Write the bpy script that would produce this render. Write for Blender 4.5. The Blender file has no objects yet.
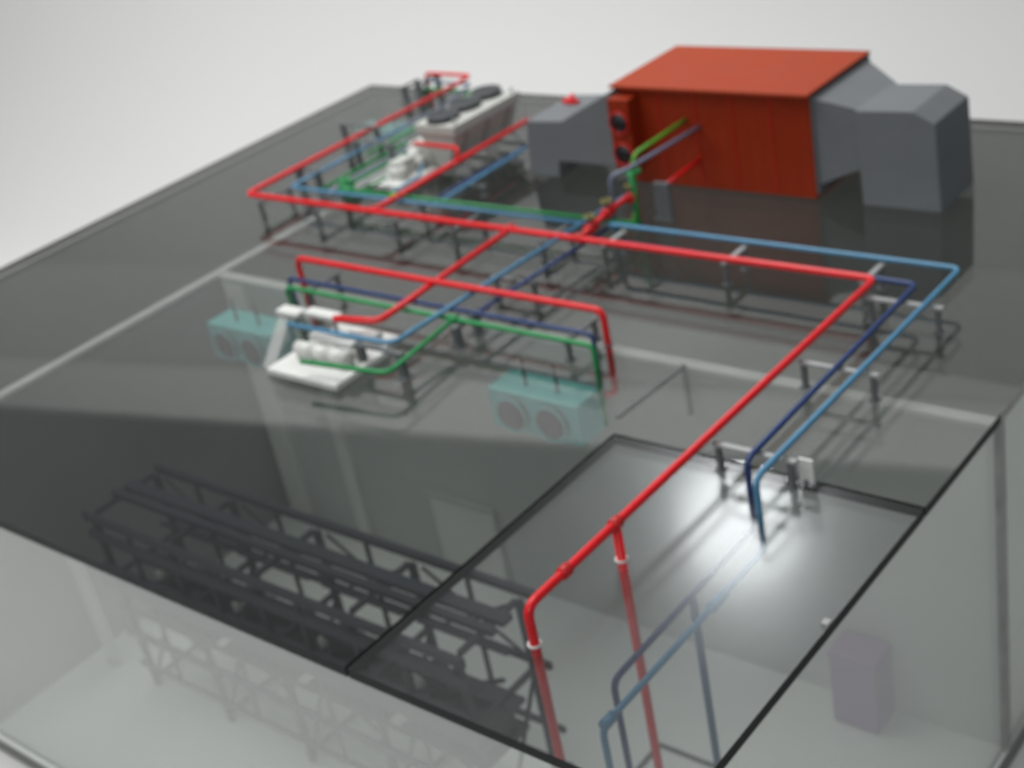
import bpy, bmesh, math, random
from mathutils import Vector, Matrix
random.seed(4)
S = bpy.context.scene
COL = S.collection
# ------------------------------------------------------------------ materials
def nt(name):
    m = bpy.data.materials.new(name); m.use_nodes = True
    t = m.node_tree; t.nodes.clear()
    out = t.nodes.new('ShaderNodeOutputMaterial')
    return m, t, out
def paint(name, c, rough=.4, var=.12, scale=30, bump=.0, metal=0., spec=.5, stripes=None):
    m, t, out = nt(name); N = t.nodes; L = t.links
    b = N.new('ShaderNodeBsdfPrincipled'); L.new(b.outputs[0], out.inputs[0])
    tc = N.new('ShaderNodeTexCoord'); no = N.new('ShaderNodeTexNoise'); no.inputs['Scale'].default_value = scale
    no.inputs['Detail'].default_value = 5
    L.new(tc.outputs['Object'], no.inputs['Vector'])
    r = N.new('ShaderNodeValToRGB'); e = r.color_ramp.elements
    e[0].position = .3; e[1].position = .7
    e[0].color = (*[max(0, x*(1-var)) for x in c], 1); e[1].color = (*[min(1, x*(1+var)) for x in c], 1)
    L.new(no.outputs['Fac'], r.inputs[0]); L.new(r.outputs[0], b.inputs['Base Color'])
    ro = N.new('ShaderNodeMapRange'); ro.inputs['To Min'].default_value = rough*.8; ro.inputs['To Max'].default_value = min(1, rough*1.25)
    L.new(no.outputs['Fac'], ro.inputs['Value']); L.new(ro.outputs[0], b.inputs['Roughness'])
    b.inputs['Metallic'].default_value = metal
    b.inputs['Specular IOR Level'].default_value = spec
    if bump or stripes:
        bp = N.new('ShaderNodeBump'); bp.inputs['Strength'].default_value = bump or .4; bp.inputs['Distance'].default_value = .002
        if stripes:
            w = N.new('ShaderNodeTexWave'); w.wave_type = 'BANDS'; w.bands_direction = 'X'
            w.inputs['Scale'].default_value = stripes; w.inputs['Distortion'].default_value = 0
            L.new(tc.outputs['Object'], w.inputs['Vector']); L.new(w.outputs['Fac'], bp.inputs['Height'])
        else: L.new(no.outputs['Fac'], bp.inputs['Height'])
        L.new(bp.outputs[0], b.inputs['Normal'])
    return m
def glass(name, tint, rough=.01, haze=0., hazecol=(.8, .82, .8), smudge=0., f0=1.5, rvar=None, sharp=0.):
    """clear or tinted sheet: straight-through light tinted, fresnel gloss on both faces"""
    m, t, out = nt(name); N = t.nodes; L = t.links
    ge = N.new('ShaderNodeNewGeometry')
    mr = N.new('ShaderNodeMapRange'); L.new(ge.outputs['Backfacing'], mr.inputs['Value'])
    mr.inputs['To Min'].default_value = f0; mr.inputs['To Max'].default_value = 1/f0
    fr = N.new('ShaderNodeFresnel'); L.new(mr.outputs[0], fr.inputs['IOR'])
    tr = N.new('ShaderNodeBsdfTransparent'); tr.inputs[0].default_value = (*tint, 1)
    gl = N.new('ShaderNodeBsdfGlossy'); gl.inputs['Roughness'].default_value = rough
    mix = N.new('ShaderNodeMixShader')
    L.new(fr.outputs[0], mix.inputs[0])
    if sharp:
        g2 = N.new('ShaderNodeBsdfGlossy'); g2.inputs['Roughness'].default_value = .13
        ms = N.new('ShaderNodeMixShader'); ms.inputs[0].default_value = sharp
        L.new(gl.outputs[0], ms.inputs[1]); L.new(g2.outputs[0], ms.inputs[2]); L.new(ms.outputs[0], mix.inputs[2])
    else: L.new(gl.outputs[0], mix.inputs[2])
    if rvar:
        tc = N.new('ShaderNodeTexCoord'); no = N.new('ShaderNodeTexNoise'); no.inputs['Scale'].default_value = rvar
        no.inputs['Detail'].default_value = 6
        L.new(tc.outputs['Object'], no.inputs['Vector'])
        bp = N.new('ShaderNodeBump'); bp.inputs['Strength'].default_value = .18; bp.inputs['Distance'].default_value = .002
        L.new(no.outputs['Fac'], bp.inputs['Height']); L.new(bp.outputs[0], gl.inputs['Normal'])
    if haze > 0:
        di = N.new('ShaderNodeBsdfDiffuse'); di.inputs[0].default_value = (*hazecol, 1)
        m2 = N.new('ShaderNodeMixShader'); L.new(tr.outputs[0], m2.inputs[1]); L.new(di.outputs[0], m2.inputs[2])
        m2.inputs[0].default_value = haze
        if smudge:
            tc = N.new('ShaderNodeTexCoord'); no = N.new('ShaderNodeTexNoise'); no.inputs['Scale'].default_value = 2.2
            no.inputs['Detail'].default_value = 6
            L.new(tc.outputs['Object'], no.inputs['Vector'])
            q = N.new('ShaderNodeMapRange'); q.inputs['From Min'].default_value = .3; q.inputs['From Max'].default_value = .7
            q.inputs['To Min'].default_value = max(0, haze-smudge); q.inputs['To Max'].default_value = haze+smudge
            L.new(no.outputs['Fac'], q.inputs['Value']); L.new(q.outputs[0], m2.inputs[0])
        L.new(m2.outputs[0], mix.inputs[1])
    else: L.new(tr.outputs[0], mix.inputs[1])
    L.new(mix.outputs[0], out.inputs[0])
    return m
M = dict(
 top=glass('smoked_acrylic', (.765, .775, .765), .014, .008, (.60, .63, .61), .004, f0=1.6),
 pane=glass('frosted_film_acrylic', (.785, .795, .795), .27, .008, (.60, .63, .62), .003, rvar=16, sharp=.30),
 clear=glass('clear_acrylic', (.95, .96, .95), .02, .27, (.90, .94, .91), .02),
 glasshaze=glass('hazy_guard', (.9, .9, .9), .05, .22, (.8, .8, .78)),
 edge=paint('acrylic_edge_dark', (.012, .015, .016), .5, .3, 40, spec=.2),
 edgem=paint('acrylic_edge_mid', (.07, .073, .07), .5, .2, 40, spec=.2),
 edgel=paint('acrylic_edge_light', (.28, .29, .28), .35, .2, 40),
 seam=paint('glued_seam', (.74, .75, .74), .5, .08, 20),
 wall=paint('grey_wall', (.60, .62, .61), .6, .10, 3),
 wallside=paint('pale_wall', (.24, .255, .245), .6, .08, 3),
 door=paint('pale_door', (.85, .87, .84), .6, .05, 8),
 outer=paint('dark_wall', (.30, .31, .30), .7, .08, 3),
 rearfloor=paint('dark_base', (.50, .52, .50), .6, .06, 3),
 floor=paint('white_base', (.80, .83, .82), .55, .03, 3),
 baseedge=paint('base_edge', (.17, .18, .17), .5, .1, 10),
 lit_band=paint('painted_lit_band', (.97, .97, .97), .8, .01, .6, spec=.1),  # backdrop white raised to paint in light on the wall top
 back=paint('white_backdrop', (.765, .77, .765), .9, .012, .6, spec=.1),
 red=paint('red_pipe_paint', (.74, .008, .014), .3, .08, 60),
 reddk=paint('red_valve_paint', (.55, .01, .01), .35, .1, 60),
 blue=paint('light_blue_pipe_paint', (.075, .24, .40), .35, .1, 60),
 bluedk=paint('deep_blue_pipe_paint', (.03, .10, .20), .35, .1, 60),
 navy=paint('navy_pipe_paint', (.012, .038, .15), .35, .1, 60),
 green=paint('green_pipe_paint', (.012, .26, .07), .35, .1, 60),
 lime=paint('lime_pipe_paint', (.09, .33, .03), .35, .1, 60),
 slate=paint('slate_pipe_paint', (.16, .19, .27), .35, .1, 60),
 yellow=paint('yellow_handle_paint', (.22, .20, .04), .4, .1, 60),
 black=paint('black_plastic', (.012, .012, .012), .4, .2, 60),
 stand=paint('grey_stand', (.12, .13, .135), .5, .15, 60),
 bracket=paint('pale_bracket', (.32, .33, .33), .4, .1, 60),
 white=paint('white_plastic', (.68, .69, .67), .4, .05, 60),
 offwhite=paint('offwhite_casing', (.50, .51, .48), .45, .05, 60),
 casing=paint('casing_side_grey', (.48, .50, .47), .5, .08, 60),
 duct=paint('grey_duct_paint', (.160, .173, .184), .55, .04, 20, spec=.25),
 orange=paint('orange_container_paint', (.27, .025, .005), .5, .05, 15, stripes=9, spec=.2),
 roof=paint('orange_roof_paint', (.35, .052, .020), .6, .04, 15, spec=.12),
 teal=paint('teal_casing', (.21, .70, .69), .5, .05, 60),
 fan=paint('dark_fan', (.045, .05, .055), .45, .2, 90),
 rack=paint('rack_steel', (.032, .038, .052), .45, .2, 60),
 machine=paint('machine_grey', (.07, .075, .085), .45, .25, 80),
 purple=paint('mauve_casing', (.30, .16, .36), .5, .08, 40),
)
# ------------------------------------------------------------------ helpers
def link(name, bm, mats, parent=None, smooth=False):
    me = bpy.data.meshes.new(name); bm.normal_update(); bm.to_mesh(me); bm.free()
    for m in (mats if isinstance(mats, (list, tuple)) else [mats]): me.materials.append(m)
    if smooth:
        for p in me.polygons: p.use_smooth = True
    o = bpy.data.objects.new(name, me); COL.objects.link(o)
    if parent: 
        o.parent = parent
    return o
def tag(o, label=None, cat=None, group=None, kind=None):
    if label: o['label'] = label
    if cat: o['category'] = cat
    if group: o['group'] = group
    if kind: o['kind'] = kind
    return o
def thing(name, label, cat, loc=(0, 0, 0), group=None, rz=0):
    o = bpy.data.objects.new(name, None); COL.objects.link(o); o.location = loc; o.rotation_euler.z = rz
    o.empty_display_size = .02
    return tag(o, label, cat, group)
def box(bm, a, b, bev=0., mi=0):
    x0, y0, z0 = a; x1, y1, z1 = b
    r = bmesh.ops.create_cube(bm, size=1.)
    vs = r['verts']
    for v in vs:
        v.co = Vector(((x0+x1)/2+v.co.x*(x1-x0), (y0+y1)/2+v.co.y*(y1-y0), (z0+z1)/2+v.co.z*(z1-z0)))
    fs = set(f for v in vs for f in v.link_faces)
    for f in fs: f.material_index = mi
    if bev:
        es = list(set(e for f in fs for e in f.edges))
        bmesh.ops.bevel(bm, geom=es, offset=bev, segments=2, affect='EDGES', profile=.7)
    return bm
def bar(bm, p, q, w, h=None, mi=0):
    """rectangular bar between two points"""
    p = Vector(p); q = Vector(q); h = h or w; d = q-p; Ln = d.length
    r = bmesh.ops.create_cube(bm, size=1.)
    mt = Matrix.Translation((p+q)/2) @ d.to_track_quat('Z', 'Y').to_matrix().to_4x4() @ Matrix.Diagonal((w, h, Ln, 1))
    bmesh.ops.transform(bm, matrix=mt, verts=r['verts'])
    for f in set(f for v in r['verts'] for f in v.link_faces): f.material_index = mi
def cyl(bm, p, q, r, r2=None, n=20, mi=0, caps=True):
    p = Vector(p); q = Vector(q); d = q-p
    g = bmesh.ops.create_cone(bm, cap_ends=caps, segments=n, radius1=r, radius2=r if r2 is None else r2, depth=d.length)
    mt = Matrix.Translation((p+q)/2) @ d.to_track_quat('Z', 'Y').to_matrix().to_4x4()
    bmesh.ops.transform(bm, matrix=mt, verts=g['verts'])
    for f in set(f for v in g['verts'] for f in v.link_faces): f.material_index = mi; f.smooth = True
def ring(bm, c, axis, R, r, n=24, m=8):
    c = Vector(c); ax = Vector(axis).normalized(); u = ax.orthogonal().normalized(); w = ax.cross(u)
    rows = []
    for i in range(n):
        a = 2*math.pi*i/n; d = u*math.cos(a)+w*math.sin(a)
        rows.append([bm.verts.new(c+d*(R+r*math.cos(2*math.pi*j/m))+ax*r*math.sin(2*math.pi*j/m)) for j in range(m)])
    for i in range(n):
        for j in range(m):
            f = bm.faces.new((rows[i][j], rows[(i+1) % n][j], rows[(i+1) % n][(j+1) % m], rows[i][(j+1) % m])); f.smooth = True
def tube(bm, pts, r, fil=.014, n=12):
    """round pipe along a polyline with swept elbows"""
    P = [Vector(p) for p in pts]; path = [P[0]]
    for i in range(1, len(P)-1):
        a, b, c = P[i-1], P[i], P[i+1]
        u = (a-b); v = (c-b); f = min(fil, u.length*.45, v.length*.45); u.normalize(); v.normalize()
        for k in range(7):
            t = k/6; s = b+u*f*(1-t)**2+v*f*t**2
            path.append(s)
    path.append(P[-1])
    path = [p for i, p in enumerate(path) if i == 0 or (p-path[i-1]).length > 1e-5]
    T = []
    for i in range(len(path)):
        d = (path[min(i+1, len(path)-1)]-path[max(i-1, 0)]).normalized(); T.append(d)
    u = T[0].orthogonal().normalized(); rows = []
    for i, p in enumerate(path):
        u = (u-T[i]*u.dot(T[i])).normalized(); w = T[i].cross(u)
        rows.append([bm.verts.new(p+(u*math.cos(2*math.pi*j/n)+w*math.sin(2*math.pi*j/n))*r) for j in range(n)])
    for i in range(len(rows)-1):
        for j in range(n):
            f = bm.faces.new((rows[i][j], rows[i][(j+1) % n], rows[i+1][(j+1) % n], rows[i+1][j])); f.smooth = True
    bm.faces.new(rows[0][::-1]); bm.faces.new(rows[-1])
def prism_y(bm, prof, y0, y1, mi=0):
    """profile in XZ extruded along Y"""
    a = [bm.verts.new((x, y0, z)) for x, z in prof]; b = [bm.verts.new((x, y1, z)) for x, z in prof]
    fs = [bm.faces.new(a), bm.faces.new(b[::-1])]; n = len(prof)
    for i in range(n): fs.append(bm.faces.new((a[i], b[i], b[(i+1) % n], a[(i+1) % n])))
    for f in fs: f.material_index = mi
    bmesh.ops.recalc_face_normals(bm, faces=fs)
B = bmesh.new
def pipe_part(name, pts, r, m, parent, fil=.014):
    bm = B(); tube(bm, pts, r, fil); return link(name, bm, m, parent)
def collar(parent, p, axis, r, m, name='collar', l=.009):
    bm = B(); a = Vector(axis).normalized()*l/2; p = Vector(p); cyl(bm, p-a, p+a, r); return link(name, bm, m, parent)
RT, RM, RS = .0059, .0042, .0037   # pipe radii

# ------------------------------------------------------------------ the setting
ZF = -.59                                     # hall floor level
ZT = -.632                                    # table level
def backdrop():
    # flat sheet that sweeps up into a wall standing behind the model, its line turned a little off the model's long side
    bm = B(); prof = [(-7.5, ZT)]
    R0 = .9
    prof.append((-R0, ZT))
    for k in range(1, 25):
        a = math.pi/2*k/24; prof.append((-R0+R0*math.sin(a), ZT+R0-R0*math.cos(a)))
    prof.append((0, 1.2)); prof.append((0, 2.02)); prof.append((.05, 2.02)); prof.append((.05, ZT-.05)); prof.append((-7.5, ZT-.05))
    ang = math.atan(.27); rows = []
    for x in (-9, 7):
        rows.append([bm.verts.new((x*math.cos(ang)-p*math.sin(ang), 3.2+x*math.sin(ang)+p*math.cos(ang), z)) for p, z in prof])
    n = len(prof)
    for i in range(n):
        f = bm.faces.new((rows[0][i], rows[0][(i+1) % n], rows[1][(i+1) % n], rows[1][i])); f.smooth = i < 26
    bm.faces.new(rows[0]); bm.faces.new(rows[1][::-1])
    bmesh.ops.recalc_face_normals(bm, faces=bm.faces)
    tag(link('backdrop', bm, M['back']), kind='structure')
    bm = B()  # whiter strip along the wall top, its lit look put into the colour
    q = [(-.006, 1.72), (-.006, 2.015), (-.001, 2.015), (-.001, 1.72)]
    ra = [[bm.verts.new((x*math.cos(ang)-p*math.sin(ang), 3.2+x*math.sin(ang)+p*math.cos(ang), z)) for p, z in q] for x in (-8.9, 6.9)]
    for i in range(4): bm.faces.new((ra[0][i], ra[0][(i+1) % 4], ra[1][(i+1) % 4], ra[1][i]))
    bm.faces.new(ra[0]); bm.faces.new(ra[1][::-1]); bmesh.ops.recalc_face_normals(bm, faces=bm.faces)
    tag(link('backdrop_painted_lit_band', bm, M['lit_band']), kind='structure')
backdrop()

XW, YW, XR, YB = .577, .777, 2.18, 1.80       # hall left wall, hall rear wall, right edge, back edge
XP, YP = 1.728, .541                          # corner of the access pane
TH = .0145
# base plate of the hall
bm = B(); box(bm, (.04, -.006, ZT+.004), (XR+.004, YB, ZF-.004), mi=1); 
o = thing('base_plate', 'white base plate the clear hall walls stand on, with grey edge', 'base plate')
link('plinth', bm, [M['floor'], M['baseedge']], o)
bm = B(); box(bm, (XW-.012, -.006, ZF-.004), (XR+.004, YW+.004, ZF)); link('hall_floor', bm, M['floor'], o)
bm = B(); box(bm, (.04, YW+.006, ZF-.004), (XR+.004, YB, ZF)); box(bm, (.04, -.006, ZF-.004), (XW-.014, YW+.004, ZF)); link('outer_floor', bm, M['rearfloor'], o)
# outlines laid on the base
bm = B()
for a, b in (((1.712, .54), (1.826, .54)), ((1.826, .54), (1.826, .43)), ((1.712, .54), (1.712, .43))):
    bar(bm, (*a, ZF+.003), (*b, ZF+.003), .006, .004)
link('outline', bm, M['stand'], o)
bm = B()
for a, b in (((1.93, .33), (2.05, .33)), ((1.93, .33), (1.93, .2)), ((2.05, .33), (2.05, .2))):
    bar(bm, (*a, ZF+.003), (*b, ZF+.003), .004, .003)
link('outline', bm, M['edgel'], o)

# smoked top sheet: an L round the access pane
def sheet(name, poly, m, parent, light=(), mid=()):
    bm = B(); a = [bm.verts.new((x, y, 0)) for x, y in poly]; b = [bm.verts.new((x, y, -TH)) for x, y in poly]; n = len(poly)
    bm.faces.new(a).material_index = 0; bm.faces.new(b[::-1]).material_index = 0
    for i in range(n):
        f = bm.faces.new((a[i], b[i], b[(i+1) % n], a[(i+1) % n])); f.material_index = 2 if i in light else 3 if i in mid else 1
    bmesh.ops.recalc_face_normals(bm, faces=bm.faces)
    return link(name, bm, m, parent)
o = thing('roof_sheet', 'large smoked glossy sheet carrying the pipes, container and ducts', 'roof sheet')
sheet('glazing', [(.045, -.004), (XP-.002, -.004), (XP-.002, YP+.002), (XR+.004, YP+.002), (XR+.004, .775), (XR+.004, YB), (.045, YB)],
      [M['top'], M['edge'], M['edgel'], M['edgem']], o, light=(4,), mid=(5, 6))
o = thing('access_pane', 'frosted pane with a bright glare in the right front corner of the roof', 'pane')
sheet('glazing', [(XP+.002, -.004), (XR+.004, -.004), (XR+.004, YP-.002), (XP+.002, YP-.002)], [M['pane'], M['edge']], o)
bm = B(); box(bm, (XR-.004, .294, .0005), (XR+.004, .304, .004)); link('clip', bm, M['bracket'], o)

def wall(name, a, b, m, label, cat='wall', seam=None):
    t = thing(name, label, cat); bm = B(); box(bm, a, b); link('panel', bm, m, t)
    if seam:
        bm = B(); box(bm, *seam); link('glued_edge', bm, M['seam'], t)
    return t
zt = -TH-.001
w = wall('rear_wall', (XW+.01, YW, ZF), (XR-.006, YW+.008, zt-.006), M['wall'], 'grey partition wall across the rear of the hall, with a pale doorway',
     seam=((XW+.018, YW-.011, zt-.006), (XR, YW+.011, zt)))
bm = B(); box(bm, (1.046, YW-.004, ZF+.001), (1.209, YW-.001, -.43)); link('door', bm, M['door'], w)
bm = B(); box(bm, (1.036, YW-.007, ZF+.001), (1.046, YW-.001, -.415)); box(bm, (1.209, YW-.007, ZF+.001), (1.216, YW-.001, -.415)); box(bm, (1.046, YW-.007, -.43), (1.209, YW-.001, -.418))
link('door_frame', bm, M['wall'], w)
bm = B(); box(bm, (.60, YW-.010, ZF+.001), (.66, YW-.001, zt-.01)); link('pilaster', bm, M['door'], w)
bm = B(); box(bm, (.815, YW-.012, ZF+.001), (.845, YW-.001, zt-.01)); link('pilaster', bm, M['door'], w)
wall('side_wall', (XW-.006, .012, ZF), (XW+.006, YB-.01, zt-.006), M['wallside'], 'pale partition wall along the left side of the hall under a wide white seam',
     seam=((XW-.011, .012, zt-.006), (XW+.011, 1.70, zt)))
wall('outer_wall', (.05, YB-.008, ZF), (XR-.008, YB-.002, zt), M['outer'], 'dark grey back wall closing the rear wing under the roof sheet')
wall('outer_wall', (.05, 0, ZF), (.056, YB-.010, zt), M['outer'], 'dark grey outer left wall under the left edge of the roof sheet')
wall('front_wall', (XW-.008, 0, ZF), (XR, .006, zt), M['clear'], 'clear hazy front wall with the dark rack showing through it')
wall('clear_side_wall', (XR-.006, .008, ZF), (XR, YW-.004, zt), M['clear'], 'clear hazy right wall of the hall in front of the mauve cabinet')
wall('clear_side_wall', (XR-.006, YW+.012, ZF), (XR, YB-.01, zt), M['clear'], 'clear hazy right wall of the rear wing, below the steel grey duct')
t = thing('corner_post', 'grey upright post where the hall and rear wing meet on the right', 'post')
bm = B(); box(bm, (XR-.004, YW-.008, ZF), (XR+.004, YW+.012, zt), .001); link('post', bm, M['edgel'], t)
t = thing('white_column', 'white upright strip standing on the base left of the rack', 'column')
bm = B(); box(bm, (.632, .236, ZF), (.668, .246, -.335), .001); link('strip', bm, M['white'], t)
bm = B(); box(bm, (.636, .23, ZF), (.664, .236, ZF+.01), .001); link('foot', bm, M['offwhite'], t)

# ------------------------------------------------------------------ container and ducts
t = thing('container', 'orange red machine container with flat overhanging roof on the sheet', 'container', (1.21, 1.355, 0))
def local(o, bm): bmesh.ops.translate(bm, verts=bm.verts, vec=-Vector(o.location)); return bm
bm = B(); box(bm, (1.21, 1.355, .004), (1.615, 1.58, .198), .002); link('body', local(t, bm), M['orange'], t)
bm = B(); box(bm, (1.194, 1.342, .199), (1.620, 1.586, .205), .001); link('roof', local(t, bm), M['roof'], t)
for x in (1.23, 1.41, 1.59):
    for y in (1.375, 1.56):
        bm = B(); box(bm, (x-.01, y-.01, 0), (x+.01, y+.01, .004)); link('foot', local(t, bm), M['stand'], t)
bm = B(); box(bm, (1.202, 1.318, .045), (1.250, 1.355, .186), .0015); fb = link('fan_box', local(t, bm), M['orange'], t)
for z in (.140, .076):
    bm = B(); cyl(bm, (1.226, 1.3175, z), (1.226, 1.3145, z), .0215, n=32); f = link('fan', local(t, bm), M['black'], fb)
    bm = B(); ring(bm, (1.226, 1.315, z), (0, 1, 0), .0215, .002, 32); link('rim', local(t, bm), M['reddk'], fb)
# seams of the container front
bm = B()
for x in (1.295, 1.375, 1.455, 1.535):
    box(bm, (x, 1.3535, .014), (x+.0015, 1.3552, .196))
link('panel_seam', local(t, bm), M['reddk'], t)
bm = B(); box(bm, (1.198, 1.52, .150), (1.21, 1.57, .196)); link('end_hatch', local(t, bm), M['duct'], t)

t = thing('intake_duct', 'grey elbow duct stepping down from the left end of the orange container', 'duct', (.955, 1.345, 0))
bm = B()
prism_y(bm, [(.953, 0), (.968, .119), (1.06, .124), (1.195, .193), (1.195, .036), (1.037, .036), (1.030, 0)], 1.345, 1.505)
bmesh.ops.bevel(bm, geom=list(bm.edges), offset=.0015, segments=1, affect='EDGES')
link('duct_body', local(t, bm), M['duct'], t)
bm = B(); bar(bm, (.985, 1.455, .124), (1.03, 1.445, .128), .009); bar(bm, (1.008, 1.44, .124), (1.008, 1.46, .137), .007); link('red_valve', local(t, bm), M['red'], t)

t = thing('exhaust_duct', 'large steel grey duct with chamfered corner at the right end of the container', 'duct', (1.715, 1.36, 0))
bm = B()
# transition piece: container end to the box
A_ = [(1.619, 1.362, .03), (1.619, 1.362, .192), (1.619, 1.575, .192), (1.619, 1.575, .03)]
B_ = [(1.706, 1.366, .068), (1.706, 1.366, .173), (1.706, 1.51, .173), (1.706, 1.51, .068)]
va = [bm.verts.new(p) for p in A_]; vb = [bm.verts.new(p) for p in B_]
for i in range(4): bm.faces.new((va[i], va[(i+1) % 4], vb[(i+1) % 4], vb[i]))
bm.faces.new(va[::-1]); bm.faces.new(vb)
bmesh.ops.recalc_face_normals(bm, faces=bm.faces)
link('transition', local(t, bm), M['duct'], t)
bm = B(); prism_y(bm, [(1.705, 0), (1.7, .176), (1.806, .180), (1.845, .160), (1.850, 0)], 1.357, 1.495)
bmesh.ops.bevel(bm, geom=list(bm.edges), offset=.0015, segments=1, affect='EDGES')
link('duct_body', local(t, bm), M['duct'], t)
bm = B(); box(bm, (1.612, 1.358, .012), (1.619, 1.585, .196), .001); link('flange', local(t, bm), M['duct'], t)

# ------------------------------------------------------------------ pipes on the sheet
ZP = .053
t = thing('pipe_run', 'thick red main pipe looping round the roof and dropping through the front pane', 'pipe')
pipe_part('main_pipe', [(.455, 1.70, ZP), (.455, .995, ZP), (1.905, .995, ZP), (1.905, .128, ZP), (1.905, .128, ZF+.02)], RT, M['red'], t, .018)
pipe_part('drop_pipe', [(1.905, .303, ZP), (1.905, .303, ZF+.02)], RT, M['red'], t)
pipe_part('end_loop', [(.455, 1.69, ZP), (.452, 1.757, ZP+.003), (.30, 1.757, ZP+.003), (.30, 1.757, -.04)], RT*.8, M['red'], t)
pipe_part('branch_pipe', [(.835, 1.0, ZP), (.838, 1.50, ZP+.003)], RT, M['red'], t)
pipe_part('condenser_feed', [(.836, 1.258, ZP), (.830, 1.272, .078), (.706, 1.272, .080)], RT*.8, M['red'], t, .008)
pipe_part('branch_pipe', [(1.188, 1.0, ZP), (1.206, .622, ZP), (1.118, .604, ZP), ], RT, M['red'], t, .02)
pipe_part('riser', [(1.345, 1.0, ZP), (1.335, 1.10, .058), (1.338, 1.185, .062), (1.338, 1.188, .006)], RT*.9, M['red'], t)
for p, ax in (((1.905, .303, ZP), (0, 1, 0)), ((.835, 1.0, ZP), (1, 0, 0)), ((1.188, 1.0, ZP), (1, 0, 0)), ((1.345, .998, ZP), (1, 0, 0)), ((1.905, .20, ZP), (0, 1, 0))):
    collar(t, p, ax, RT*1.4, M['reddk'], l=.014)
for y in (.128, .303):
    bm = B(); ring(bm, (1.905, y, .001), (0, 0, 1), RT*1.25, .0016); link('grommet', bm, M['white'], t)
pipe_part('container_stub', [(1.372, 1.225, .058), (1.372, 1.356, .062)], RM, M['red'], t)
# valve set on the riser
for p in ((1.341, 1.04, .054), (1.336, 1.10, .058), (1.345, 1.165, .062)):
    v = collar(t, p, (0, 1, .05), .0105, M['reddk'], 'valve', .022)
    bm = B(); cyl(bm, (p[0], p[1], p[2]+.008), (p[0], p[1], p[2]+.022), .0035); link('stem', bm, M['black'], v)
    bm = B(); ring(bm, (p[0], p[1], p[2]+.022), (0, 0, 1), .009, .002); link('handwheel', bm, M['yellow'], v)

t = thing('pipe_run', 'red pipe running above the navy and green pipes to both teal fan units', 'pipe')
z = .060
pipe_part('main_pipe', [(.905, .74, -.09), (.862, .762, -.09), (.860, .762, z), (1.563, .762, z), (1.563, .762, -.09), (1.535, .74, -.09)], RT*.95, M['red'], t, .018)
for x in (.860, 1.563):
    bm = B(); ring(bm, (x, .762, .001), (0, 0, 1), RT*1.2, .0014); link('grommet', bm, M['stand'], t)
t = thing('pipe_run', 'navy pipe just below the long red one between the two teal fan units', 'pipe')
pipe_part('main_pipe', [(.885, .722, -.08), (.885, .711, .046), (1.578, .711, .046), (1.578, .711, -.08)], RS, M['navy'], t)
pipe_part('branch_pipe', [(1.345, 1.08, .036), (1.340, .711, .044)], RS, M['navy'], t)
t = thing('pipe_run', 'green pipe below the navy one with a branch down to the white skid', 'pipe')
pipe_part('main_pipe', [(.90, .70, -.08), (.90, .690, .040), (1.592, .690, .040), (1.592, .690, -.10)], RM, M['green'], t)
pipe_part('branch_pipe', [(1.310, .690, .040), (1.330, .507, .040), (1.155, .485, .040)], RM, M['green'], t, .02)
collar(t, (1.310, .690, .040), (1, 0, 0), RM*1.7, M['green'], l=.018)
t = thing('pipe_run', 'light blue pipe crossing over the red pipes and bending into the white skid', 'pipe')
pipe_part('main_pipe', [(1.312, 1.19, .050), (1.282, .574, .050), (1.242, .570, .050), (1.042, .565, .050)], RM, M['blue'], t, .03)
t = thing('pipe_run', 'light blue pipe round the outside right of the red main pipe', 'pipe')
pipe_part('main_pipe', [(1.352, 1.10, .02), (1.352, 1.074, .048), (2.005, 1.072, .048), (2.008, .455, .050), (2.008, .455, -.058), (2.008, .10, -.058), (2.008, .10, ZF+.05)], RM, M['blue'], t, .016)
collar(t, (2.008, .345, -.058), (0, 1, 0), RM*1.7, M['blue'], 'sleeve', .035)
collar(t, (2.008, .112, -.058), (0, 1, 0), RM*1.6, M['blue'], 'sleeve', .02)
t = thing('pipe_run', 'navy pipe between the red main and the light blue one, dropping through the pane', 'pipe')
pipe_part('main_pipe', [(1.42, 1.018, .044), (1.965, 1.008, .046), (1.975, .49, .048), (1.975, .49, -.055), (1.978, .165, -.055), (1.978, .165, ZF+.05)], RM, M['navy'], t, .016)
pipe_part('drop_pipe', [(1.978, .335, -.055), (1.978, .335, ZF+.02)], RM*1.2, M['bluedk'], t)
t = thing('pipe_run', 'green pipe from the rear skid across to the container riser', 'pipe')
pipe_part('main_pipe', [(.585, 1.16, .035), (.640, 1.096, .040), (1.395, 1.104, .040)], RS, M['green'], t)
collar(t, (.66, 1.096, .040), (1, 0, 0), .009, M['green'], l=.03); collar(t, (.80, 1.097, .040), (1, 0, 0), .007, M['lime'], l=.03)
t = thing('pipe_run', 'light blue pipe just in front of the long green one at the rear', 'pipe')
pipe_part('main_pipe', [(.505, 1.45, .040), (.503, 1.077, .040), (1.312, 1.080, .040)], RS, M['blue'], t)
t = thing('pipe_run', 'navy pipe running back beside the intake duct', 'pipe')
pipe_part('main_pipe', [(.882, 1.10, .028), (.886, 1.425, .028)], RS, M['navy'], t)
t = thing('pipe_run', 'light blue pipe running back beside the intake duct, next to a navy one', 'pipe')
pipe_part('main_pipe', [(.915, 1.085, .034), (.905, 1.40, .034)], RS, M['blue'], t)
t = thing('pipe_run', 'bright green pipe coming straight out of the orange container front', 'pipe')
pipe_part('main_pipe', [(1.352, 1.356, .140), (1.345, 1.185, .134), (1.345, 1.170, .02), (1.36, 1.10, .018)], RM, M['lime'], t, .02)
bm = B(); ring(bm, (1.345, 1.18, .105), (0, 0, 1), .012, .004); link('handwheel', bm, M['green'], t)
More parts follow.
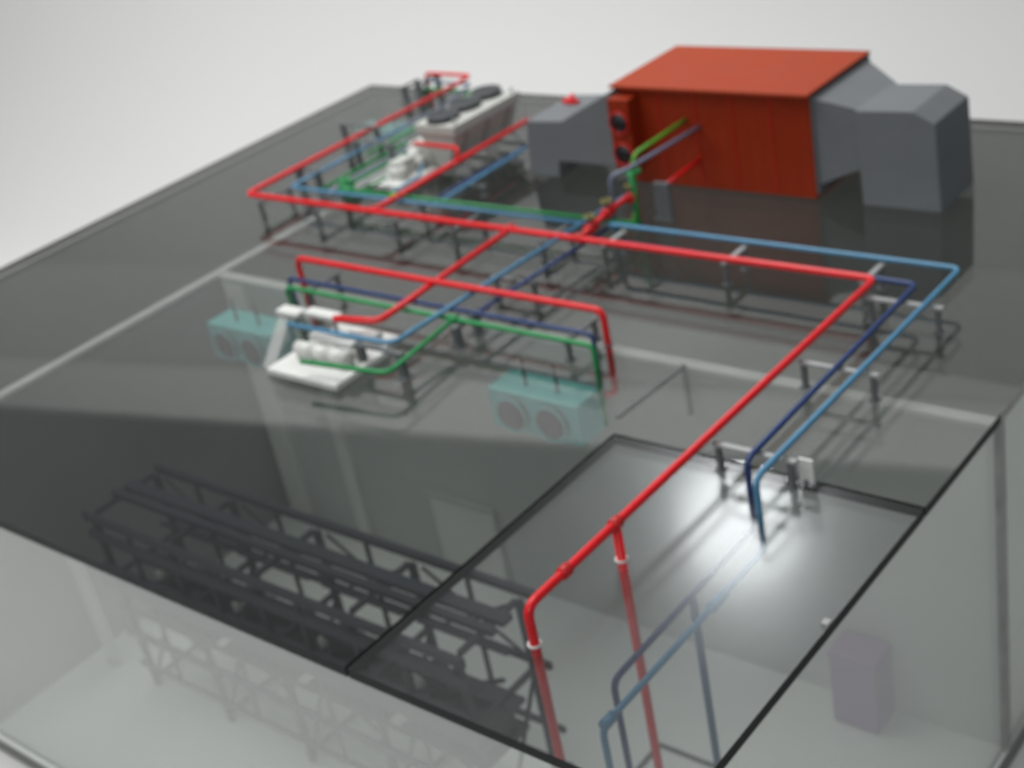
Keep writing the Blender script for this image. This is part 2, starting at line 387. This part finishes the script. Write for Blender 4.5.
pipe_part('lower_pipe', [(1.352, 1.165, .110), (1.352, 1.165, .004)], RM*1.3, M['green'], t)
t = thing('pipe_run', 'slate blue pipe beside the bright green one at the container front', 'pipe')
pipe_part('main_pipe', [(1.382, 1.356, .128), (1.355, 1.145, .122), (1.330, 1.13, .115), (1.330, 1.12, .01)], RM, M['slate'], t, .02)
t = thing('pipe_run', 'faint grey blue pipe beside the left red pipe of the roof', 'pipe')
pipe_part('main_pipe', [(.487, 1.10, .035), (.492, 1.62, .035), (.47, 1.735, .042), (.31, 1.738, .042), (.31, 1.738, .0)], RS, M['slate'], t)
t = thing('pipe_run', 'dark green pipe turning behind the condenser beside the far red loop', 'pipe')
pipe_part('main_pipe', [(.52, 1.30, .03), (.515, 1.62, .03), (.485, 1.715, .03), (.32, 1.72, .03), (.32, 1.72, .0)], RS, M['green'], t)

t = thing('pipe_run', 'thin slate pipe low beside the green beams of the rear skid', 'pipe')
pipe_part('main_pipe', [(.575, 1.10, .018), (.578, 1.44, .020), (.62, 1.50, .020)], RS*.9, M['slate'], t)
t = thing('pipe_run', 'thin blue pipe beside the rear skid pumps, left of the rear red branch', 'pipe')
pipe_part('main_pipe', [(.757, 1.09, .030), (.757, 1.215, .030), (.740, 1.25, .044)], RS*.9, M['blue'], t)
# ------------------------------------------------------------------ pipe stands
def pipe_stand(cx, cy, width, along, h, label, pale=False, depth=.009, post=.007):
    s = thing('pipe_stand', label, 'pipe stand', (cx, cy, 0), 'grey stands under the roof pipes')
    for sg in (-1, 1):
        x, y = (sg*width/2, 0) if along == 'x' else (0, sg*width/2)
        bm = B(); box(bm, (x-post/2, y-post/2, .002), (x+post/2, y+post/2, h-.004)); link('post', bm, M['stand'], s)
        bm = B(); box(bm, (x-post, y-post, 0), (x+post, y+post, .002)); link('base', bm, M['stand'], s)
    bm = B(); w = width/2+.008
    if along == 'x': box(bm, (-w, -depth/2, h-.004), (w, depth/2, h))
    else: box(bm, (-depth/2, -w, h-.004), (depth/2, w, h))
    link('crossbar', bm, M['bracket'] if pale else M['stand'], s)
    return s
H0 = ZP-RT
for x, d in ((.485, 'at the left corner of the red main loop'), (.66, 'second from the left corner under the red main'), (.885, 'under the red main where the rear red branch leaves'),
             (1.04, 'under the red main left of the centre tee'), (1.255, 'under the red main just left of the valves')):
    pipe_stand(x, 1.042, .085, 'y', .034, 'dark pipe stand ' + d)
for x, d in ((1.39, 'just right of the valves'), (1.635, 'midway along the right stretch'), (1.88, 'near the right corner')):
    pipe_stand(x, 1.035, .060, 'y', .0415, 'pale topped pipe stand ' + d + ' of the red main', True)
for y, d in ((.958, 'just in front of the right corner'), (.750, 'beside the grey wall seam'), (.520, 'beside the glare')):
    pipe_stand(1.967, y, .105, 'x', .0415, 'pale topped pipe stand under blue pipes ' + d, True)
pipe_stand(1.262, .560, .09, 'x', .045, 'dark stand under the bend of red and light blue pipes by the skid', post=.012)
pipe_stand(1.325, .700, .05, 'y', .036, 'dark stand under the centre green and navy crossing', post=.012)
pipe_stand(1.30, .86, .085, 'x', .032, 'dark stand under the parallel blue pipes between the two long red pipes')
pipe_stand(.95, .735, .07, 'y', .036, 'dark stand near the left end of the long red, navy and green pipes')
pipe_stand(1.535, .735, .07, 'y', .036, 'dark stand near the right end of the long red, navy and green pipes')
pipe_stand(.435, 1.372, .11, 'x', .068, 'tall dark stand straddling the left red pipe', post=.010)
pipe_stand(.545, 1.30, .11, 'x', .062, 'tall dark stand over the green beams of the rear skid', post=.010)
pipe_stand(.47, 1.16, .06, 'x', .045, 'short dark stand close to the front left of the rear skid', post=.012)
pipe_stand(.89, 1.36, .06, 'x', .024, 'low stand under blue pipes beside the intake duct')
pipe_stand(.90, 1.22, .06, 'x', .024, 'low stand under blue pipes in front of the condenser')
pipe_stand(.325, 1.735, .07, 'y', .050, 'dark stand at the far left end of the pipes', post=.012)
pipe_stand(.275, 1.72, .05, 'y', .042, 'outermost dark stand beyond the far left red loop', post=.012)
# riser support behind the valves
t = thing('support_panel', 'grey upright panel beside the valves in front of the orange container', 'panel', (1.378, 1.215, 0))
bm = B(); box(bm, (-.016, -.006, 0), (.016, .006, .072), .001); link('panel', bm, M['duct'], t)
bm = B(); box(bm, (-.020, -.010, 0), (.020, -.0065, .004)); link('base', bm, M['duct'], t)
# white tag standing by the blue drop
t = thing('tag', 'small white upright tag behind the glare on the frosted pane', 'tag', (2.035, .53, 0))
bm = B(); box(bm, (-.010, -.002, .006), (.010, .002, .040), .0006); link('plate', bm, M['white'], t)
bm = B(); box(bm, (-.003, -.0035, 0), (.003, -.0022, .010)); link('foot', bm, M['stand'], t)

# ------------------------------------------------------------------ condenser
t = thing('condenser', 'pale condenser with three round dark fans on top behind the rear skid', 'condenser', (.703, 1.285, 0))
bm = B(); box(bm, (0, 0, .098), (.114, .228, .118), .002); link('fan_deck', bm, M['offwhite'], t)
bm = B()
prism_y(bm, [(.004, .098), (.110, .098), (.074, .026), (.042, .026)], .006, .222)
link('coil_body', bm, M['casing'], t)
for k in range(3):
    y = .040+k*.074
    bm = B(); cyl(bm, (.052, y, .118), (.052, y, .130), .0365, .034, n=36); f = link('fan', bm, M['fan'], t)
    bm = B(); ring(bm, (.052, y, .130), (0, 0, 1), .0335, .0022, 36)
    for q in range(3): ring(bm, (.052, y, .1305), (0, 0, 1), .009+.008*q, .0009, 28, 6)
    link('guard', bm, M['stand'], f)
for y in (.02, .118, .215):
    bm = B(); bar(bm, (.0, y, 0), (.045, y, .035), .005); bar(bm, (.116, y, 0), (.072, y, .035), .005); bar(bm, (-.002, y, .003), (.118, y, .003), .005); link('leg', bm, M['bracket'], t)
for y in (.045, .117, .188):
    bm = B(); bar(bm, (.1135, y, .096), (.078, y, .030), .0045, .003); link('body_rib', bm, M['bracket'], t)
for y in (.018, .214):
    bm = B(); cyl(bm, (.104, y, .118), (.104, y, .130), .003); link('lifting_eye', bm, M['bracket'], t)
bm = B(); box(bm, (-.045, -.06, .0), (-.010, -.01, .05), .003); link('pump_casing', bm, M['offwhite'], t)

# ------------------------------------------------------------------ white skids
def skid(name_label, loc, sx, sy, seed, green=False):
    rnd = random.Random(seed)
    t = thing('equipment_skid', name_label, 'equipment skid', loc)
    bm = B(); box(bm, (0, 0, .004), (sx, sy, .014), .001); link('deck', bm, M['white'], t)
    for x in (.02, sx-.02):
        bm = B(); box(bm, (x-.006, .006, 0), (x+.006, sy-.006, .004)); link('runner', bm, M['bracket'], t)
    n = 3
    for k in range(n):
        x = .045+k*(sx-.09)/(n-1) if sx > sy else sx*.5
        y = sy*.45 if sx > sy else .04+k*(sy-.08)/(n-1)
        p = B(); cyl(p, (x-.020, y, .030), (x+.018, y, .030), .012, n=20); m = link('pump', p, M['white'], t)
        p = B(); cyl(p, (x+.018, y, .030), (x+.028, y, .030), .015, .011, n=20); link('pump_head', p, M['offwhite'], m)
        p = B(); box(p, (x-.018, y-.009, .014), (x+.024, y+.009, .022)); link('pump_foot', p, M['offwhite'], m)
    return t
s = skid('white skid with pumps between the left teal fan unit and the centre pipes', (1.068, .478, 0), .165, .125, 3)
s.rotation_euler.z = 0
bm = B(); box(bm, (-.115, .135, .030), (-.060, .160, .038), .001); link('cover_plate', bm, M['white'], s)
bm = B(); box(bm, (-.03, .128, .045), (.045, .150, .052), .001); link('cover_plate', bm, M['white'], s)
bm = B(); bar(bm, (-.105, .150, .0), (-.105, .150, .030), .006, .006); bar(bm, (-.07, .150, .0), (-.07, .150, .030), .006, .006); bar(bm, (.03, .14, .0), (.03, .14, .045), .006, .006); link('cover_post', bm, M['bracket'], s)
bm = B(); bar(bm, (-.10, .140, .026), (-.004, .01, .012), .022, .003); link('guard_panel', bm, M['glasshaze'], s)
bm = B(); box(bm, (.0, .125, .004), (.150, .175, .012), .001); link('rear_deck', bm, M['white'], s)
bm = B(); bar(bm, (.02, .10, .030), (.14, .085, .040), .022, .012); link('header', bm, M['white'], s)
bm = B(); bar(bm, (.06, .150, .018), (.14, .135, .030), .016, .012); link('manifold', bm, M['white'], s)
s2 = skid('pale skid with pumps and green beams in front of the condenser', (.628, 1.19, 0), .10, .20, 5)
for i, (x, y0, y1, zz) in enumerate(((.545, 1.13, 1.40, .02), (.60, 1.12, 1.36, .022), (.675, 1.08, 1.20, .028))):
    bm = B(); bar(bm, (x-.628, y0-1.19, zz), (x-.628, y1-1.19, zz), .005, .006); link('green_beam', bm, M['green'], s2)
bm = B(); box(bm, (-.085, -.04, .0), (-.012, .23, .012), .001); link('tray', bm, M['bracket'], s2)
bm = B(); box(bm, (.02, .115, .014), (.085, .175, .062), .004); link('tank', bm, M['offwhite'], s2)
bm = B(); cyl(bm, (.05, .10, .014), (.05, .10, .058), .012); link('filter', bm, M['white'], s2)
bm = B(); box(bm, (-.050, -.045, .0), (-.020, -.025, .034), .003); link('green_valve_block', bm, M['green'], s2)

# ------------------------------------------------------------------ teal fan units hanging under the sheet
def copy_tree(o, parent=None):
    c = o.copy(); COL.objects.link(c); c.parent = parent
    for ch in list(o.children): copy_tree(ch, c)
    return c
def fan_unit():
    t = thing('fan_unit', 'teal twin fan unit on the right, under the end of the long red pipe', 'fan unit', (1.378, .662, -.06), 'teal twin fan units hanging under the roof')
    bm = B(); box(bm, (0, 0, -.072), (.183, .066, 0), .002); link('casing', bm, M['teal'], t)
    for x in (.050, .130):
        bm = B(); cyl(bm, (x, 0, -.038), (x, -.008, -.038), .031, .030, n=36); f = link('fan', bm, M['fan'], t)
        bm = B(); ring(bm, (x, -.008, -.038), (0, 1, 0), .030, .002, 36); link('shroud', bm, M['teal'], f)
    for x in (.06, .125):
        bm = B(); cyl(bm, (x, .03, 0), (x, .03, .048), .0028); link('hanger_rod', bm, M['stand'], t)
    return t
fu = fan_unit()
for loc, lab in (((.658, .664, -.06), 'teal twin fan unit on the left beside the white skid'),
                 ((.115, 1.64, -.06), 'faint teal fan unit far back, left of the tall stand')):
    c = copy_tree(fu); c.location = loc; c['label'] = lab

# ------------------------------------------------------------------ frame hanging under the sheet right of the teal unit
t = thing('hanging_frame', 'thin grey frame hanging under the sheet right of the teal fan unit', 'frame')
bm = B(); bar(bm, (1.700, .765, -.014), (1.690, .60, -.014), .006); link('rail', bm, M['stand'], t)
bm = B(); bar(bm, (1.700, .765, -.017), (1.700, .765, -.10), .006); link('post', bm, M['stand'], t)

# ------------------------------------------------------------------ rack in the hall
t = thing('rack', 'long dark steel rack standing in the hall behind the front wall', 'rack', (.785, .24, ZF))
X0, X1 = -.008, .875
Ys = (0, .072, .140)
zs = lambda z: z-ZF
for i in range(5):
    x = i*.2125
    for y in (0, .140):
        bm = B(); box(bm, (x-.005, y-.005, 0), (x+.005, y+.005, zs(-.209))); link('leg', bm, M['rack'], t)
    for z in (-.205, -.335, -.575):
        bm = B(); box(bm, (x-.004, .006, zs(z)-.004), (x+.004, .134, zs(z)+.004)); link('crossbar', bm, M['rack'], t)
    bm = B(); bar(bm, (x, .006, zs(-.57)), (x, .134, zs(-.35)), .005); link('side_brace', bm, M['rack'], t)
for y, z, w, h, xe in ((-.012, -.200, .008, .016, .875), (.151, -.200, .010, .013, X1), (.056, -.195, .012, .012, X1), (.086, -.197, .022, .010, X1),
        (-.012, -.238, .007, .018, .875), (.006, -.262, .006, .008, .875), (-.014, -.325, .020, .040, .875), (.151, -.33, .007, .012, X1), (.07, -.34, .030, .008, X1),
        (-.012, -.395, .006, .008, .875), (-.012, -.455, .008, .014, .875), (.151, -.455, .007, .010, X1), (-.012, -.53, .006, .009, .875), (.151, -.53, .006, .008, X1)):
    bm = B(); box(bm, (X0, y-w/2, zs(z)-h/2), (xe, y+w/2, zs(z)+h/2), .0006); link('rail', bm, M['rack'], t)
for i in range(4):
    x = i*.2125
    bm = B()
    bar(bm, (x+.01, .150, zs(-.22)), (x+.2, .150, zs(-.33)), .004); bar(bm, (x+.2, .144, zs(-.22)), (x+.01, .144, zs(-.33)), .004)
    bar(bm, (x+.01, .006, zs(-.34)), (x+.2, .006, zs(-.45)), .004)
    link('cross_brace', bm, M['rack'], t)
for i in range(4):
    x = i*.2125+.106
    for y in (-.008, .148):
        bm = B(); box(bm, (x-.003, y-.003, zs(-.53)), (x+.003, y+.003, zs(-.205))); link('upright', bm, M['rack'], t)
    bm = B()
    for dx in (-.05, 0, .05): bar(bm, (x+dx, .02, zs(-.30)), (x-dx*.6, .12, zs(-.39)), .005)
    bar(bm, (x-.09, .03, zs(-.37)), (x+.09, .03, zs(-.37)), .006); bar(bm, (x-.09, .11, zs(-.29)), (x+.09, .11, zs(-.29)), .006)
    link('shelf_strut', bm, M['rack'], t)
# machines in the bays
def machine():
    m = thing('machine', 'dark machine in the leftmost bay of the rack', 'machine', (.80, .262, -.445), 'dark machines on the rack shelves')
    bm = B(); box(bm, (0, .0, 0), (.18, .100, .012), .002); link('tray', bm, M['rack'], m)
    bm = B(); cyl(bm, (.02, .05, .042), (.13, .05, .042), .026, n=20); link('drum', bm, M['machine'], m)
    bm = B(); box(bm, (.132, .02, .014), (.170, .085, .085), .003); link('gearbox', bm, M['machine'], m)
    bm = B(); cyl(bm, (.04, .03, .060), (.04, .03, .100), .008); cyl(bm, (.085, .07, .060), (.085, .07, .105), .008); link('stack', bm, M['offwhite'], m)
    bm = B(); bar(bm, (.03, .012, .08), (.16, .09, .095), .006); bar(bm, (.03, .09, .10), (.16, .012, .075), .006); link('linkage', bm, M['rack'], m)
    return m
m0 = machine()
for i, lab in ((1, 'dark machine in the second bay of the rack'), (2, 'dark machine in the third bay of the rack, below the crossing roof joint'), (3, 'dark machine in the last bay of the rack beside the red drop pipe')):
    c = copy_tree(m0); c.location.x = .80+i*.2125; c['label'] = lab
# mauve cabinet
t = thing('cabinet', 'mauve cabinet on the white base against the rear wall of the hall', 'cabinet', (1.93, .715, ZF))
bm = B(); box(bm, (0, 0, .004), (.075, .055, .135), .002); link('body', bm, M['purple'], t)
bm = B(); box(bm, (-.002, -.002, .135), (.077, .057, .142), .001); link('lid', bm, M['purple'], t)
bm = B(); box(bm, (.004, .004, 0), (.071, .051, .004)); link('plinth', bm, M['stand'], t)

# ------------------------------------------------------------------ lights, world
w = bpy.data.worlds.new('World'); S.world = w; w.use_nodes = True
w.node_tree.nodes['Background'].inputs[0].default_value = (.93, .97, 1, 1)
w.node_tree.nodes['Background'].inputs[1].default_value = .19
def area(name, loc, target, sx, sy, e, col=(1, 1, 1), shape='RECTANGLE'):
    l = bpy.data.lights.new(name, 'AREA'); l.shape = shape; l.size = sx; l.size_y = sy; l.energy = e; l.color = col
    o = bpy.data.objects.new(name, l); COL.objects.link(o); o.location = loc
    o.rotation_euler = (Vector(target)-Vector(loc)).to_track_quat('-Z', 'Y').to_euler(); return o
area('ceiling_light', (-.2, .3, 3.7), (-.3, .4, 0), 4.2, 2.8, 192, (1, .99, .97))
area('front_fill_light', (3.0, -3.0, 2.3), (1.6, 0, -.3), 2.2, 1.4, 34, (1, .99, .98))  # added fill behind the camera, brightens front walls, hall floor and rack
P0 = Vector((2.01, .372, 0)); D0 = Vector((-.461, .685, .560)).normalized()
LP = P0+D0*2.6
area('small_lamp', LP, P0, .36, .36, 7, (.95, .98, 1), 'DISK')

# ------------------------------------------------------------------ camera
R = ((0.7695956134768335, 0.6125549865382942, -0.18027473529112853), (0.17133663670397925, -0.4700772900338197, -0.8658354914863614), (-0.6151149068590233, 0.6354555294129798, -0.4667225315948274))
F = 1400.797
cd = bpy.data.cameras.new('camera'); cam = bpy.data.objects.new('camera', cd); COL.objects.link(cam)
cd.sensor_width = 36; cd.lens = F*36/1024; cd.clip_start = .01; cd.clip_end = 100
mx = Matrix(((R[0][0], -R[1][0], -R[2][0], 2.81), (R[0][1], -R[1][1], -R[2][1], -.757), (R[0][2], -R[1][2], -R[2][2], 1.0), (0, 0, 0, 1)))
cam.matrix_world = mx
cd.dof.use_dof = True; cd.dof.focus_distance = .95; cd.dof.aperture_fstop = 7.0
S.camera = cam
S.view_settings.view_transform = 'Standard'; S.view_settings.look = 'None'; S.view_settings.exposure = 0; S.view_settings.gamma = 1
S.render.engine = 'CYCLES'
c = S.cycles
c.max_bounces = 14; c.transparent_max_bounces = 40; c.glossy_bounces = 6; c.diffuse_bounces = 5
c.use_denoising = True
c.sample_clamp_indirect = 6
